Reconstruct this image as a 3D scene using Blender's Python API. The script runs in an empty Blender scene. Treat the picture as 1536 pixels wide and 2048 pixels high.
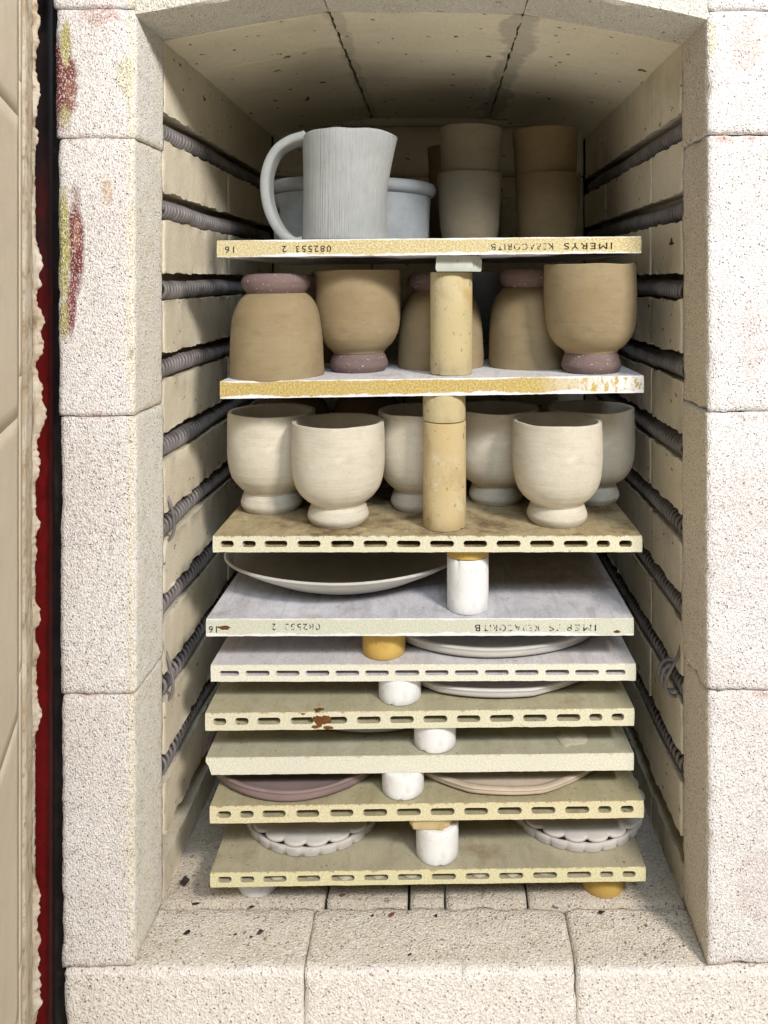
import bpy, bmesh, math, random
from mathutils import Vector, Matrix, noise
R = math.radians
sc = bpy.context.scene
col = sc.collection
random.seed(7)

# ------------------------------------------------------------------ camera
F = 1540.0; U0 = 875.0; V0 = 560.0          # focal length and vanishing point in photo pixels
cam = bpy.data.cameras.new('camera'); co = bpy.data.objects.new('camera', cam); col.objects.link(co)
co.rotation_euler = (R(90), 0, 0)
cam.sensor_fit = 'HORIZONTAL'; cam.sensor_width = 36; cam.lens = 36 * F / 1536
cam.shift_x = -(U0 - 768) / 1536; cam.shift_y = -(1024 - V0) / 1536
cam.clip_start = .01; cam.clip_end = 50
cam.dof.use_dof = True; cam.dof.focus_distance = .78; cam.dof.aperture_fstop = 25
sc.camera = co
# ------------------------------------------------------------------ world and lamps
w = bpy.data.worlds.new('World'); sc.world = w; w.use_nodes = True
w.node_tree.nodes['Background'].inputs[0].default_value = (.55, .72, 1, 1)
w.node_tree.nodes['Background'].inputs[1].default_value = .05
def lamp(name, loc, target, size, energy, color):
    l = bpy.data.lights.new(name, 'AREA'); l.shape = 'RECTANGLE'; l.size, l.size_y = size; l.energy = energy; l.color = color
    o = bpy.data.objects.new(name, l); col.objects.link(o); o.location = loc
    o.rotation_euler = (Vector(target) - Vector(loc)).to_track_quat('-Z', 'Y').to_euler()
lamp('key_lamp', (1.05, -.70, 1.16), (0, .8, -.18), (.34, .26), 54, (1, .93, .86))
lamp('window_lamp', (.25, -1.0, 1.25), (0, .8, -.2), (1.0, .45), 25, (.76, .88, 1))
lamp('floor_bounce', (.10, -.55, -1.15), (0, .9, .2), (2.2, 1.2), 17, (1, .90, .74))  # added fill lamp, stands in for bounce off an unseen floor to brighten the roof
sc.view_settings.view_transform = 'Standard'; sc.view_settings.look = 'None'
sc.view_settings.exposure = 0; sc.view_settings.gamma = 1

# ------------------------------------------------------------------ helpers
def at(u, v, Y): return Vector(((u - U0) * Y / F, Y, (V0 - v) * Y / F))
def thing(name, label, cat, loc=(0, 0, 0), group=None):
    o = bpy.data.objects.new(name, None); col.objects.link(o); o.location = loc; o.empty_display_size = .02
    tag(o, label, cat, group); return o
def tag(o, label, cat, group=None):
    o['label'] = label; o['category'] = cat
    if group: o['group'] = group
    return o
def mk(name, verts, faces, mat, parent=None, smooth=False, origin=None):
    """verts in world space (or local to origin if parent is not given an origin)"""
    me = bpy.data.meshes.new(name)
    off = Vector(origin) if origin is not None else (parent.location.copy() if parent else Vector((0, 0, 0)))
    me.from_pydata([tuple(Vector(v) - off) for v in verts], [], faces)
    bm = bmesh.new(); bm.from_mesh(me); bmesh.ops.recalc_face_normals(bm, faces=bm.faces); bm.to_mesh(me); bm.free()
    if smooth:
        for p in me.polygons: p.use_smooth = True
    me.materials.append(mat)
    o = bpy.data.objects.new(name, me); col.objects.link(o)
    if parent: o.parent = parent
    elif origin is not None: o.location = origin
    return o
def autosmooth(o, ang=35):
    me = o.data
    bm = bmesh.new(); bm.from_mesh(me)
    for e in bm.edges:
        e.smooth = not (len(e.link_faces) == 2 and e.calc_face_angle(0) > R(ang))
    for f in bm.faces: f.smooth = True
    bm.to_mesh(me); bm.free()
def nz(p, s, seed=0): return noise.noise(Vector(p) * s + Vector((seed * 13.1, seed * 7.7, seed * 3.3)))

def rough_box(lo, hi, step=.006, rad=.004, amp=.0006, chip=.5, seed=0):
    """closed rounded box with a wandering edge radius"""
    lo = Vector(lo); hi = Vector(hi)
    n = [max(2, int(round((hi[i] - lo[i]) / step))) for i in range(3)]
    idx = {}; V = []; Fc = []
    def vid(i, j, k):
        key = (i, j, k)
        if key not in idx:
            p = Vector((lo.x + (hi.x - lo.x) * i / n[0], lo.y + (hi.y - lo.y) * j / n[1], lo.z + (hi.z - lo.z) * k / n[2]))
            r = rad * max(.25, 1 + chip * 2.2 * nz(p, 45, seed) + chip * 1.2 * nz(p, 160, seed + 2))
            # pull grid lines next to the border in so that the round edge is sampled
            q = Vector([min(max(p[a], lo[a] + r), hi[a] - r) for a in range(3)])
            d = p - q
            if d.length > 1e-9: p = q + d.normalized() * r
            nn = (p - (lo + hi) / 2).normalized()
            p = p + nn * (amp * (nz(p, 60, seed + 5) + .6 * nz(p, 170, seed + 6)))
            idx[key] = len(V); V.append(p)
        return idx[key]
    for a in range(3):
        b, c = (a + 1) % 3, (a + 2) % 3
        for side in (0, n[a]):
            for s in range(n[b]):
                for t in range(n[c]):
                    q = []
                    for ds, dt in ((0, 0), (1, 0), (1, 1), (0, 1)):
                        ijk = [0, 0, 0]; ijk[a] = side; ijk[b] = s + ds; ijk[c] = t + dt
                        q.append(vid(*ijk))
                    Fc.append(q)
    return V, Fc

def prism_y(pts, y0, y1, step=.006, jit=.0006, seed=0, rag=None, cap_inset=0.0012):
    """cross-section pts (x,z) swept along Y, corners wander a little; rag: {index: amplitude}"""
    n = max(2, int((y1 - y0) / step)); m = len(pts); V = []; Fc = []
    cx = sum(p[0] for p in pts) / m; cz = sum(p[1] for p in pts) / m
    ys = [y0, y0 + cap_inset] + [y0 + (y1 - y0) * i / n for i in range(1, n)] + [y1 - cap_inset, y1]
    for a, y in enumerate(ys):
        end = (a == 0 or a == len(ys) - 1)
        for i, (x, z) in enumerate(pts):
            am = rag.get(i, jit) if rag else jit
            dx = am * (nz((x, y, z), 55, seed + i) + .8 * nz((x, y, z), 190, seed + i + 3))
            dz = am * (nz((x, y, z), 55, seed + i + 9) + .8 * nz((x, y, z), 190, seed + i + 12))
            if end:
                l = math.hypot(cx - x, cz - z) or 1
                dx += (cx - x) / l * cap_inset; dz += (cz - z) / l * cap_inset
            V.append(Vector((x + dx, y, z + dz)))
    for a in range(len(ys) - 1):
        for i in range(m):
            j = (i + 1) % m
            Fc.append((a * m + i, a * m + j, (a + 1) * m + j, (a + 1) * m + i))
    Fc.append(list(range(m))); Fc.append([(len(ys) - 1) * m + i for i in range(m)][::-1])
    return V, Fc

def lathe(prof, c, seg=96, wob=.0006, seed=0, fn=None, sy=1.0):
    """closed profile list (r,z); r==0 ends become a single vertex"""
    V = []; rings = []
    for (r, z) in prof:
        if r < 1e-6:
            rings.append([len(V)]); V.append(Vector((c[0], c[1], c[2] + z))); continue
        ring = []
        for k in range(seg):
            a = 2 * math.pi * k / seg
            rr = r * (1 + wob / .04 * (nz((math.cos(a), math.sin(a), z * 14), 1.1, seed) ))
            zz = z
            if fn: rr, zz = fn(rr, zz, a)
            ring.append(len(V)); V.append(Vector((c[0] + rr * math.cos(a), c[1] + rr * sy * math.sin(a), c[2] + zz)))
        rings.append(ring)
    Fc = []
    for A, B in zip(rings, rings[1:]):
        if len(A) == 1 and len(B) == 1: continue
        if len(A) == 1:
            for k in range(len(B)): Fc.append((A[0], B[k], B[(k + 1) % len(B)]))
        elif len(B) == 1:
            for k in range(len(A)): Fc.append((A[k], B[0], A[(k + 1) % len(A)]))
        else:
            for k in range(seg): Fc.append((A[k], B[k], B[(k + 1) % seg], A[(k + 1) % seg]))
    return V, Fc
def smooth_prof(pts, n=6):
    """Catmull-Rom through profile points"""
    out = []
    P = [pts[0]] + list(pts) + [pts[-1]]
    for i in range(1, len(P) - 2):
        p0, p1, p2, p3 = P[i - 1], P[i], P[i + 1], P[i + 2]
        for k in range(n):
            t = k / n
            out.append(tuple(.5 * (2 * p1[a] + (p2[a] - p0[a]) * t + (2 * p0[a] - 5 * p1[a] + 4 * p2[a] - p3[a]) * t * t + (3 * p1[a] - p0[a] - 3 * p2[a] + p3[a]) * t ** 3) for a in (0, 1)))
    out.append(tuple(pts[-1])); return [(max(0, r), z) for r, z in out]
def tube(path, rad, sides=6, flat=None):
    V = []; Fc = []; up = Vector((0, 0, 1))
    n = len(path)
    for i, p in enumerate(path):
        t = (path[min(i + 1, n - 1)] - path[max(i - 1, 0)]).normalized()
        a = t.cross(Vector((0.13, 1, .21)) if abs(t.y) < .9 else Vector((1, 0, 0))).normalized(); b = t.cross(a)
        for k in range(sides):
            th = 2 * math.pi * k / sides
            V.append(p + (a * math.cos(th) + b * math.sin(th)) * rad)
    for i in range(n - 1):
        for k in range(sides):
            j = (k + 1) % sides
            Fc.append((i * sides + k, i * sides + j, (i + 1) * sides + j, (i + 1) * sides + k))
    Fc.append(list(range(sides))[::-1]); Fc.append([(n - 1) * sides + k for k in range(sides)])
    return V, Fc

# ------------------------------------------------------------------ material toolkit
class M:
    def __init__(s, name, rough=.9, spec=.15):
        s.m = bpy.data.materials.new(name); s.m.use_nodes = True; s.t = s.m.node_tree; s.n = s.t.nodes
        s.b = s.n['Principled BSDF']; s.b.inputs['Roughness'].default_value = rough
        s.b.inputs['Specular IOR Level'].default_value = spec
        s.tc = s.n.new('ShaderNodeTexCoord'); s.geo = s.n.new('ShaderNodeNewGeometry'); s.h = None
        s.obj = s.tc.outputs['Object']; s.pos = s.geo.outputs['Position']
    def L(s, a, b): s.t.links.new(a, b)
    def inp(s, sock, v):
        if hasattr(v, 'links') or isinstance(v, bpy.types.NodeSocket): s.L(v, sock)
        else: sock.default_value = v
    def math(s, op, a, b=0.0, clamp=False):
        n = s.n.new('ShaderNodeMath'); n.operation = op; n.use_clamp = clamp; s.inp(n.inputs[0], a); s.inp(n.inputs[1], b); return n.outputs[0]
    def scalev(s, vec, sx, sy, sz, off=(0, 0, 0)):
        n = s.n.new('ShaderNodeMapping'); s.L(vec, n.inputs[0]); n.inputs['Scale'].default_value = (sx, sy, sz); n.inputs['Location'].default_value = off; return n.outputs[0]
    def noise(s, scale, detail=4, rough=.55, vec=None, dist=0, out=0):
        n = s.n.new('ShaderNodeTexNoise'); s.L(vec or s.obj, n.inputs['Vector']); n.inputs['Scale'].default_value = scale
        n.inputs['Detail'].default_value = detail; n.inputs['Roughness'].default_value = rough; n.inputs['Distortion'].default_value = dist
        return n.outputs[out]
    def voro(s, scale, feature='F1', vec=None, out='Distance', rnd=1):
        n = s.n.new('ShaderNodeTexVoronoi'); n.feature = feature; s.L(vec or s.obj, n.inputs['Vector']); n.inputs['Scale'].default_value = scale
        n.inputs['Randomness'].default_value = rnd; return n.outputs[out]
    def ramp(s, v, lo, hi, a=0.0, b=1.0):
        n = s.n.new('ShaderNodeMapRange'); n.clamp = True; s.L(v, n.inputs[0]); n.inputs[1].default_value = lo; n.inputs[2].default_value = hi
        n.inputs[3].default_value = a; n.inputs[4].default_value = b; return n.outputs[0]
    def mix(s, f, a, b, mode='MIX'):
        n = s.n.new('ShaderNodeMix'); n.data_type = 'RGBA'; n.blend_type = mode
        s.inp(n.inputs[0], f)
        for sock, v in ((n.inputs[6], a), (n.inputs[7], b)):
            if isinstance(v, tuple): sock.default_value = (v[0], v[1], v[2], 1)
            else: s.L(v, sock)
        return n.outputs[2]
    def xyz(s, vec):
        n = s.n.new('ShaderNodeSeparateXYZ'); s.L(vec, n.inputs[0]); return n.outputs
    def blob(s, c, r, amp=.5, sc=90, soft=.25):
        """mask of a stain centred at world point c with radii r, ragged edge"""
        n = s.n.new('ShaderNodeVectorMath'); n.operation = 'SUBTRACT'; s.L(s.pos, n.inputs[0]); n.inputs[1].default_value = c
        d = s.n.new('ShaderNodeVectorMath'); d.operation = 'DIVIDE'; s.L(n.outputs[0], d.inputs[0]); d.inputs[1].default_value = r
        l = s.n.new('ShaderNodeVectorMath'); l.operation = 'LENGTH'; s.L(d.outputs[0], l.inputs[0])
        v = s.math('ADD', l.outputs['Value'], s.math('MULTIPLY', s.math('SUBTRACT', s.noise(sc, 4, .6, s.pos), .5), amp * 2))
        return s.ramp(v, 1, 1 - soft)
    def color(s, c):
        if isinstance(c, tuple): s.b.inputs['Base Color'].default_value = (*c, 1)
        else: s.L(c, s.b.inputs['Base Color'])
    def bump(s, h, dist, strength=1.0):
        n = s.n.new('ShaderNodeBump'); n.inputs['Distance'].default_value = dist; n.inputs['Strength'].default_value = strength; s.L(h, n.inputs['Height'])
        if s.h: s.L(s.h, n.inputs['Normal'])
        s.h = n.outputs[0]; s.L(s.h, s.b.inputs['Normal']); return s

def firebrick(name, a, b, pore, pore_amt=.5, stip=1.0, coarse=330, marks=None, fleck=0.0, cmix=.52):
    m = M(name)
    big = m.noise(9, 3, .5, m.pos); c = m.mix(m.ramp(big, .35, .65), a, b)
    c = m.mix(m.ramp(m.noise(17, 5, .7, m.pos), .52, .70, 0, .35), c, tuple(x * .78 for x in b))
    mid = m.noise(60, 5, .6, m.pos); c = m.mix(m.ramp(mid, .3, .75, 0, .35), c, tuple(x * .82 for x in a))
    if marks:
        c0 = c; c = marks(m, c)
        c = m.mix(m.math('MULTIPLY', m.ramp(m.voro(coarse * .8, vec=m.pos), .20, .12), .5), c, c0)
    v = m.voro(coarse, vec=m.pos)
    gate = m.ramp(m.noise(coarse * .55, 2, .5, m.pos), .47, .58)
    p = m.math('MULTIPLY', m.ramp(v, .34, .16), gate)
    c = m.mix(m.math('MULTIPLY', p, pore_amt), c, pore)
    if fleck:
        f = m.ramp(m.noise(120, 2, .5, m.scalev(m.pos, .6, .6, 1)), .70, .72)
        c = m.mix(m.math('MULTIPLY', f, fleck), c, (.10, .045, .02))
    if stip > .8:
        st = m.noise(coarse * 1.9, 2, .45, m.scalev(m.pos, 1, 1, .72), dist=.25)
        cg = m.ramp(m.noise(45, 3, .6, m.pos), .30, .62, .45, 1)
        c = m.mix(m.math('MULTIPLY', m.ramp(st, .47, .33, 0, cmix), cg), c, tuple(x * 1.4 + .05 for x in pore))
        c = m.mix(m.ramp(st, .52, .62, 0, .5), c, (.93, .91, .88) if a[0] > .8 else tuple(min(1, x * 1.15) for x in a))
        m.bump(m.ramp(st, .34, .62), .0008, .8)
    m.color(c)
    m.bump(m.noise(coarse * .9, 3, .65, m.pos), .0014, .6 * stip)
    m.bump(m.math('SUBTRACT', 1, p), .0011, .6 * stip)
    m.bump(mid, .002, .35)
    return m.m

def marks_front(m, c):
    # joint stains (reddish powder near the horizontal joints)
    z = m.xyz(m.pos)[2]; x = m.xyz(m.pos)[0]
    n1 = m.noise(70, 4, .65, m.pos); n2 = m.noise(14, 2, .5, m.pos)
    c = m.mix(m.ramp(n2, .52, .7, 0, .20), c, (.66, .43, .35))
    c = m.mix(m.ramp(m.noise(130, 3, .7, m.pos), .62, .68, 0, .45), m.mix(m.ramp(m.noise(6, 3, .5, m.pos), .45, .6, 0, .35), c, (.90, .88, .84)), (.50, .36, .30))
    for v in (275, 830, 1387, 1930):
        zz = (V0 - v) * .667 / F
        d = m.math('ABSOLUTE', m.math('SUBTRACT', z, zz - .001))
        d = m.math('ADD', d, m.math('MULTIPLY', m.math('SUBTRACT', n1, .42), .032))
        c = m.mix(m.ramp(d, .005, -.003, 0, .75), c, (.50, .24, .17))
    def B(u, v, ru, rv, colr, f=1.0, amp=.38, sc=70):
        nonlocal c
        p = at(u, v, .667); k = m.blob(p, (ru * .667 / F, .05, rv * .667 / F), amp, sc, .35)
        c = m.mix(m.math('MULTIPLY', k, f), c, colr)
    B(124, 165, 34, 105, (.22, .05, .04)); B(131, 85, 12, 55, (.50, .46, .17)); B(129, 232, 14, 24, (.52, .47, .20), .8)
    B(151, 490, 20, 115, (.21, .042, .042)); B(142, 615, 12, 70, (.26, .06, .06)); B(127, 500, 15, 140, (.50, .46, .16)); B(128, 645, 12, 42, (.48, .42, .14), .9)
    B(153, 470, 8, 40, (.50, .24, .14), .6, .6, 160); B(140, 190, 14, 40, (.42, .20, .13), .6, .6, 160)
    B(252, 150, 22, 50, (.70, .66, .38), .55, .4, 40); B(215, 385, 14, 30, (.62, .42, .24), .6, .5, 60)
    B(200, 30, 45, 25, (.52, .25, .2), .5, .7, 150); B(1495, 95, 36, 60, (.66, .42, .34), .4, .6, 60)
    B(1425, 80, 10, 45, (.62, .58, .34), .6, .6, 100); B(1510, 1770, 45, 90, (.60, .40, .38), .25, .6, 60)
    B(1500, 700, 25, 90, (.5, .22, .2), .22, 1.0, 140); B(268, 500, 6, 18, (.04, .035, .03), .8, .8, 400)
    B(264, 700, 7, 16, (.05, .04, .03), .8, .8, 400)
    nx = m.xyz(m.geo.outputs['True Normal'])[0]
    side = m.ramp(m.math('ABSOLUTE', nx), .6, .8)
    c = m.mix(side, c, m.mix(m.ramp(x, -.01, .01), (.93, .91, .88), (.74, .65, .51)))  # lit left reveal painted whiter; right reveal's slight tan deepened for its shade
    # yellowed arris on the inner corner of the left jamb
    k = m.ramp(m.math('ABSOLUTE', m.math('ADD', m.math('SUBTRACT', x, -.2655), m.math('MULTIPLY', m.math('SUBTRACT', n1, .5), .012))), .0055, .001, 0, .55)
    c = m.mix(k, c, (.78, .71, .47))
    return c
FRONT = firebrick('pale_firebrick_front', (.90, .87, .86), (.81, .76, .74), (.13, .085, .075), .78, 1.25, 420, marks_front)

def marks_sill(m, c):
    def B(u, v, ru, rv, Y, colr, f=1.0, amp=.6, sc=200):
        nonlocal c
        p = at(u, v, Y); k = m.blob(p, (ru * Y / F, .012 if Y > .667 else .03, rv * Y / F), amp, sc, .3)
        c = m.mix(m.math('MULTIPLY', k, f), c, colr)
    B(925, 1925, 12, 40, .676, (.14, .09, .08), .8)
    B(460, 1880, 60, 60, .69, (.50, .40, .24), .4, .5, 30)
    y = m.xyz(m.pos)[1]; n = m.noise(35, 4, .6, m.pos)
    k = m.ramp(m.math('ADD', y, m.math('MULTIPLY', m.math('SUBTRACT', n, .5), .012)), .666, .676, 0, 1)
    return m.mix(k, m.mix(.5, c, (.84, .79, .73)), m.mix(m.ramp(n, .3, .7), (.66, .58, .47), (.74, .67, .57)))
SILL = firebrick('pale_firebrick_sill', (.88, .83, .78), (.82, .75, .69), (.12, .09, .08), .6, 1.35, 330, marks_sill, cmix=.28)
HEARTH = firebrick('grey_firebrick_hearth', (.66, .59, .49), (.56, .48, .38), (.10, .07, .05), .45, 1.4, 320, None, .5, .30)

def marks_wall(m, c):
    # scrape lines and soot beside the element grooves
    st = m.noise(30, 3, .6, m.scalev(m.pos, 1, 3.2, .35))
    c = m.mix(m.ramp(st, .52, .70, 0, .3), c, (.76, .70, .57))
    sl = m.noise(1, 3, .6, m.scalev(m.pos, 1, 320, 40)); c = m.mix(m.ramp(sl, .62, .70, 0, .25), c, (.80, .75, .62))
    so = m.noise(11, 4, .65, m.pos); c = m.mix(m.ramp(so, .55, .72, 0, .45), c, (.38, .32, .22))
    z = m.xyz(m.pos)[2]
    return c
WALL = firebrick('cream_firebrick_wall', (.76, .69, .54), (.66, .59, .45), (.24, .16, .09), .35, .7, 420, marks_wall, .8)
JAMBSIDE = WALL
def marks_roof(m, c):
    x = m.xyz(m.pos)[0]; n = m.noise(22, 4, .6, m.pos)
    d = m.math('ABSOLUTE', m.math('ADD', m.math('SUBTRACT', x, .084), m.math('MULTIPLY', m.math('SUBTRACT', n, .5), .05)))
    c = m.mix(m.ramp(d, .018, .012, 0, .75), c, (.46, .43, .34))
    d = m.math('ABSOLUTE', m.math('ADD', m.math('SUBTRACT', x, -.100), m.math('MULTIPLY', m.math('SUBTRACT', n, .5), .03)))
    c = m.mix(m.ramp(d, .009, .005, 0, .55), c, (.46, .42, .33))
    return c
ROOF = firebrick('cream_firebrick_roof', (.80, .74, .57), (.73, .67, .51), (.2, .13, .07), .25, .5, 380, marks_roof, .9)
LINTEL = firebrick('grey_firebrick_lintel', (.76, .73, .64), (.70, .66, .56), (.12, .10, .08), .6, .9, 420, None, .6)

def shelf_mat(name, edge_a, edge_b, top_a, top_b, wash=0.0, stain=(.25, .15, .06), stain_amt=.4, seed=0, gran=560, lo=.56):
    """edge = bare body; top face = top colour; wash = white kiln wash along upper and lower arrises"""
    m = M(name, .85, .2)
    v = m.obj
    g = m.noise(gran, 2, .7, v)
    patch = m.noise(6 + seed, 3, .5, m.scalev(v, 1, 1, 1, (seed, seed * 2, 0)))
    e = m.mix(m.ramp(g, .42, .60), edge_a, edge_b)
    e = m.mix(m.ramp(patch, .4, .65, 0, .35), e, tuple(x * .85 for x in edge_b))
    dirt = m.ramp(m.noise(150, 3, .6, m.scalev(v, 1, 1, 1, (seed * 3, 0, 0))), .66, .72, 0, .8)
    e = m.mix(m.math('MULTIPLY', dirt, stain_amt), e, stain)
    sw = m.noise(28, 5, .65, m.scalev(v, 1, .45, 1, (seed, 1, 1)), dist=1.2)
    t = m.mix(m.ramp(sw, .35, .68), top_a, top_b)
    t = m.mix(m.math('MULTIPLY', m.ramp(m.noise(16, 5, .7, m.scalev(v, 1, 1, 1, (seed * 5, 3, 0))), lo, lo + .13), stain_amt), t, stain)
    t = m.mix(m.ramp(m.noise(420, 2, .6, v), .63, .69, 0, .7), t, tuple(min(1, x * 1.35) for x in top_a))
    t = m.mix(m.ramp(m.noise(240, 2, .6, m.scalev(v, 1, 1, 1, (9, 9, seed))), .67, .70, 0, .75), t, (.12, .07, .03))
    if not wash:
        oz0 = m.xyz(v)[2]; dd = m.math('ADD', oz0, m.math('MULTIPLY', m.math('SUBTRACT', m.noise(90, 4, .75, m.scalev(v, 1, 1, .3, (seed, 0, 0))), .5), .012))
        e = m.mix(m.ramp(dd, -.0012, .0004, 0, min(.8, stain_amt + .15)), e, tuple(x * 1.4 for x in stain))
    t = m.mix(m.ramp(m.noise(75, 5, .7, m.scalev(v, 1, 1, 1, (seed, 7, 7))), .52, .75, 0, .5), t, tuple(x * .68 for x in top_b))
    t = m.mix(m.ramp(m.noise(9, 4, .6, m.scalev(v, 1, 1, 1, (7, seed, 7))), .55, .66, 0, .35), t, tuple(min(1, x * 1.3) for x in top_a))
    br = m.noise(1, 4, .6, m.scalev(v, 95, 14, 20, (seed, 0, 0)), dist=1.0)
    t = m.mix(m.ramp(br, .54, .70, 0, .45 if wash or seed == 5 else .15), t, tuple(x * .72 for x in top_b))
    z = m.xyz(m.geo.outputs['Normal'])[2]
    k = m.ramp(m.math('ABSOLUTE', z), .5, .8)
    if wash:
        oz = m.xyz(v)[2]; nn = m.noise(60, 4, .7, m.scalev(v, 1, 1, .2)); n3 = m.noise(13, 2, .5, m.scalev(v, 1, 1, .01, (seed, 0, 0)))
        lim = m.math('ADD', m.math('MULTIPLY', m.math('SUBTRACT', nn, .5), .007), m.math('MULTIPLY', m.math('SUBTRACT', n3, .5), .012))
        lo = m.ramp(m.math('SUBTRACT', m.math('ADD', oz, .0160), lim), .0022, .0008, 0, wash)
        hi = m.ramp(m.math('ADD', oz, m.math('MULTIPLY', lim, .6)), -.0016, -.0004, 0, wash)
        if seed == 2:
            ox = m.xyz(v)[0]; rt = m.math('MULTIPLY', m.ramp(ox, .10, .17), m.ramp(m.noise(130, 4, .7, m.scalev(v, 1, 1, .5)), .44, .52)); e = m.mix(m.math('MULTIPLY', rt, .85), e, (.78, .77, .78))
        e = m.mix(lo, e, (.80, .78, .80)); e = m.mix(hi, e, (.80, .78, .78))
    m.color(m.mix(k, e, t))
    m.bump(g, .0007, .7); m.bump(m.noise(120, 4, .6, v), .0008, .4)
    return m.m
OCHRE_E = ((.46, .34, .14), (.66, .60, .38)); GREEN_E = ((.60, .59, .46), (.72, .70, .58)); CREAM_E = ((.60, .56, .39), (.72, .69, .53))
def ink_mat(name, lo, hi):
    m = M(name, .8, .1); m.color((.012, .012, .012))
    tr = m.n.new('ShaderNodeBsdfTransparent'); mx = m.n.new('ShaderNodeMixShader')
    k = m.ramp(m.noise(330, 3, .7, m.pos), lo, hi); m.L(k, mx.inputs[0]); m.L(tr.outputs[0], mx.inputs[1]); m.L(m.b.outputs[0], mx.inputs[2])
    m.L(mx.outputs[0], m.n['Material Output'].inputs['Surface']); return m.m
INK = ink_mat('black_stamp_ink', .30, .42); INK_WORN = ink_mat('worn_stamp_ink', .43, .55)

def clay(name, a, b, speck=None, speck_amt=.0, ring=.5, seed=0, grain=700, rough=.88, blot=None):
    m = M(name, rough, .2); v = m.obj
    big = m.noise(22, 3, .5, m.scalev(v, 1, 1, 1, (seed, 0, seed)))
    rings = m.noise(1, 4, .6, m.scalev(v, 14, 14, 420, (0, 0, seed * 9)))
    c = m.mix(m.ramp(big, .35, .68), a, b)
    c = m.mix(m.ramp(rings, .35, .7, 0, .28 * ring), c, tuple(x * .78 for x in a))
    c = m.mix(m.ramp(m.noise(grain, 2, .6, v), .62, .72, 0, .35), c, tuple(x * .6 for x in a))
    c = m.mix(m.ramp(m.noise(48, 4, .65, m.scalev(v, 1, 1, 2.2, (seed, 4, 0))), .50, .72, 0, .40), c, tuple(x * .72 for x in b))
    c = m.mix(m.ramp(m.noise(70, 3, .6, m.scalev(v, 1, 1, 1.5, (0, seed, 6))), .60, .75, 0, .35), c, tuple(min(1, x * 1.25) for x in a))
    if blot: c = m.mix(m.ramp(m.noise(30, 2, .4, m.scalev(v, 1, 1, 1, (5, seed, 2))), .60, .64, 0, .35), c, blot)
    if speck: c = m.mix(m.math('MULTIPLY', m.ramp(m.noise(520, 2, .6, v), .68, .71), speck_amt), c, speck)
    m.color(c)
    m.bump(rings, .0009, .55 * ring); m.bump(m.noise(grain * .8, 3, .6, v), .0004, .5)
    return m.m
TAN = clay('tan_raw_clay', (.30, .235, .138), (.26, .195, .108), None, 0, .6, 1, blot=(.25, .185, .10))
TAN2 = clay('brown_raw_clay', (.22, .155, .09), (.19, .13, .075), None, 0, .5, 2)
MAUVE = clay('mauve_clay_slip', (.185, .13, .12), (.15, .105, .095), (.75, .66, .6), .9, .3, 3)
CREAM = clay('cream_stoneware_clay', (.60, .55, .45), (.54, .49, .395), (.30, .22, .14), .5, .75, 4, 600)
GREY = clay('pale_grey_clay', (.54, .53, .49), (.48, .47, .44), None, 0, .3, 6)
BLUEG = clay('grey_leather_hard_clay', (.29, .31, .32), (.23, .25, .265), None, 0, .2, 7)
BISQ = clay('pale_pink_bisque', (.58, .545, .51), (.52, .485, .45), None, 0, .3, 8)
BEIGE = clay('beige_clay', (.58, .48, .37), (.52, .43, .33), None, 0, .3, 9)
PINKM = clay('mauve_plate_clay', (.26, .19, .18), (.22, .16, .15), None, 0, .3, 10)
WPLATE = clay('white_plate_clay', (.66, .62, .60), (.60, .57, .55), None, 0, .3, 11)

def jug_mat():
    m = M('combed_grey_clay', .85, .2); v = m.obj
    lines = m.noise(1, 2, .5, m.scalev(v, 800, 800, 8), dist=.35)
    c = m.mix(m.ramp(m.noise(25, 3), .35, .65), (.36, .37, .36), (.30, .31, .30))
    pt = m.noise(28, 3, .6, v); lines = m.math('ADD', lines, m.ramp(pt, .40, .62, -.03, .16))
    c = m.mix(m.ramp(lines, .38, .60, .55, 0), c, (.30, .30, .29))
    c = m.mix(m.ramp(m.noise(260, 3, .7, m.scalev(v, 1, 1, .35)), .66, .72, 0, .6), c, (.2, .19, .17))
    m.color(c); m.bump(lines, .0014, .9); m.bump(m.noise(500, 3), .0005, .5); return m.m
JUG = jug_mat()
JUGH = clay('grey_handle_clay', (.35, .36, .355), (.30, .31, .305), None, 0, .1, 12)

def post_mat(name, a, b, st, amt, seed):
    m = M(name, .8, .2); v = m.obj
    c = m.mix(m.ramp(m.noise(18, 3, .5, m.scalev(v, 1, 1, .5, (seed, 0, 0))), .35, .65), a, b)
    c = m.mix(m.ramp(m.noise(26, 4, .65, m.scalev(v, 1, 1, .7, (0, seed, 0)), dist=.6), .55, .68, 0, amt), c, st)
    c = m.mix(m.ramp(m.noise(40, 4, .7, m.scalev(v, 1, 1, .6, (3, seed, 0))), .54, .66, 0, .45), c, tuple(x * .74 for x in b))
    c = m.mix(m.ramp(m.noise(230, 2, .6, m.scalev(v, 1, 1, .6)), .66, .70, 0, .8), c, tuple(x * (.45 if b[2] < .5 else .82) for x in b))
    m.color(c); m.bump(m.noise(420, 3), .0005, .5); m.bump(m.noise(60, 3), .0008, .3); return m.m
P_OCHRE = post_mat('ochre_post_ceramic', (.53, .455, .28), (.47, .385, .21), (.42, .28, .10), .7, 1)
P_OCHRE2 = post_mat('stained_ochre_post_ceramic', (.53, .43, .245), (.45, .335, .16), (.62, .57, .48), .9, 5)
P_YELL = post_mat('yellow_post_ceramic', (.56, .38, .11), (.50, .32, .08), (.40, .24, .05), .4, 3)
P_WHITE = post_mat('white_post_ceramic', (.76, .755, .745), (.70, .695, .685), (.60, .585, .55), .35, 4)
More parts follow.
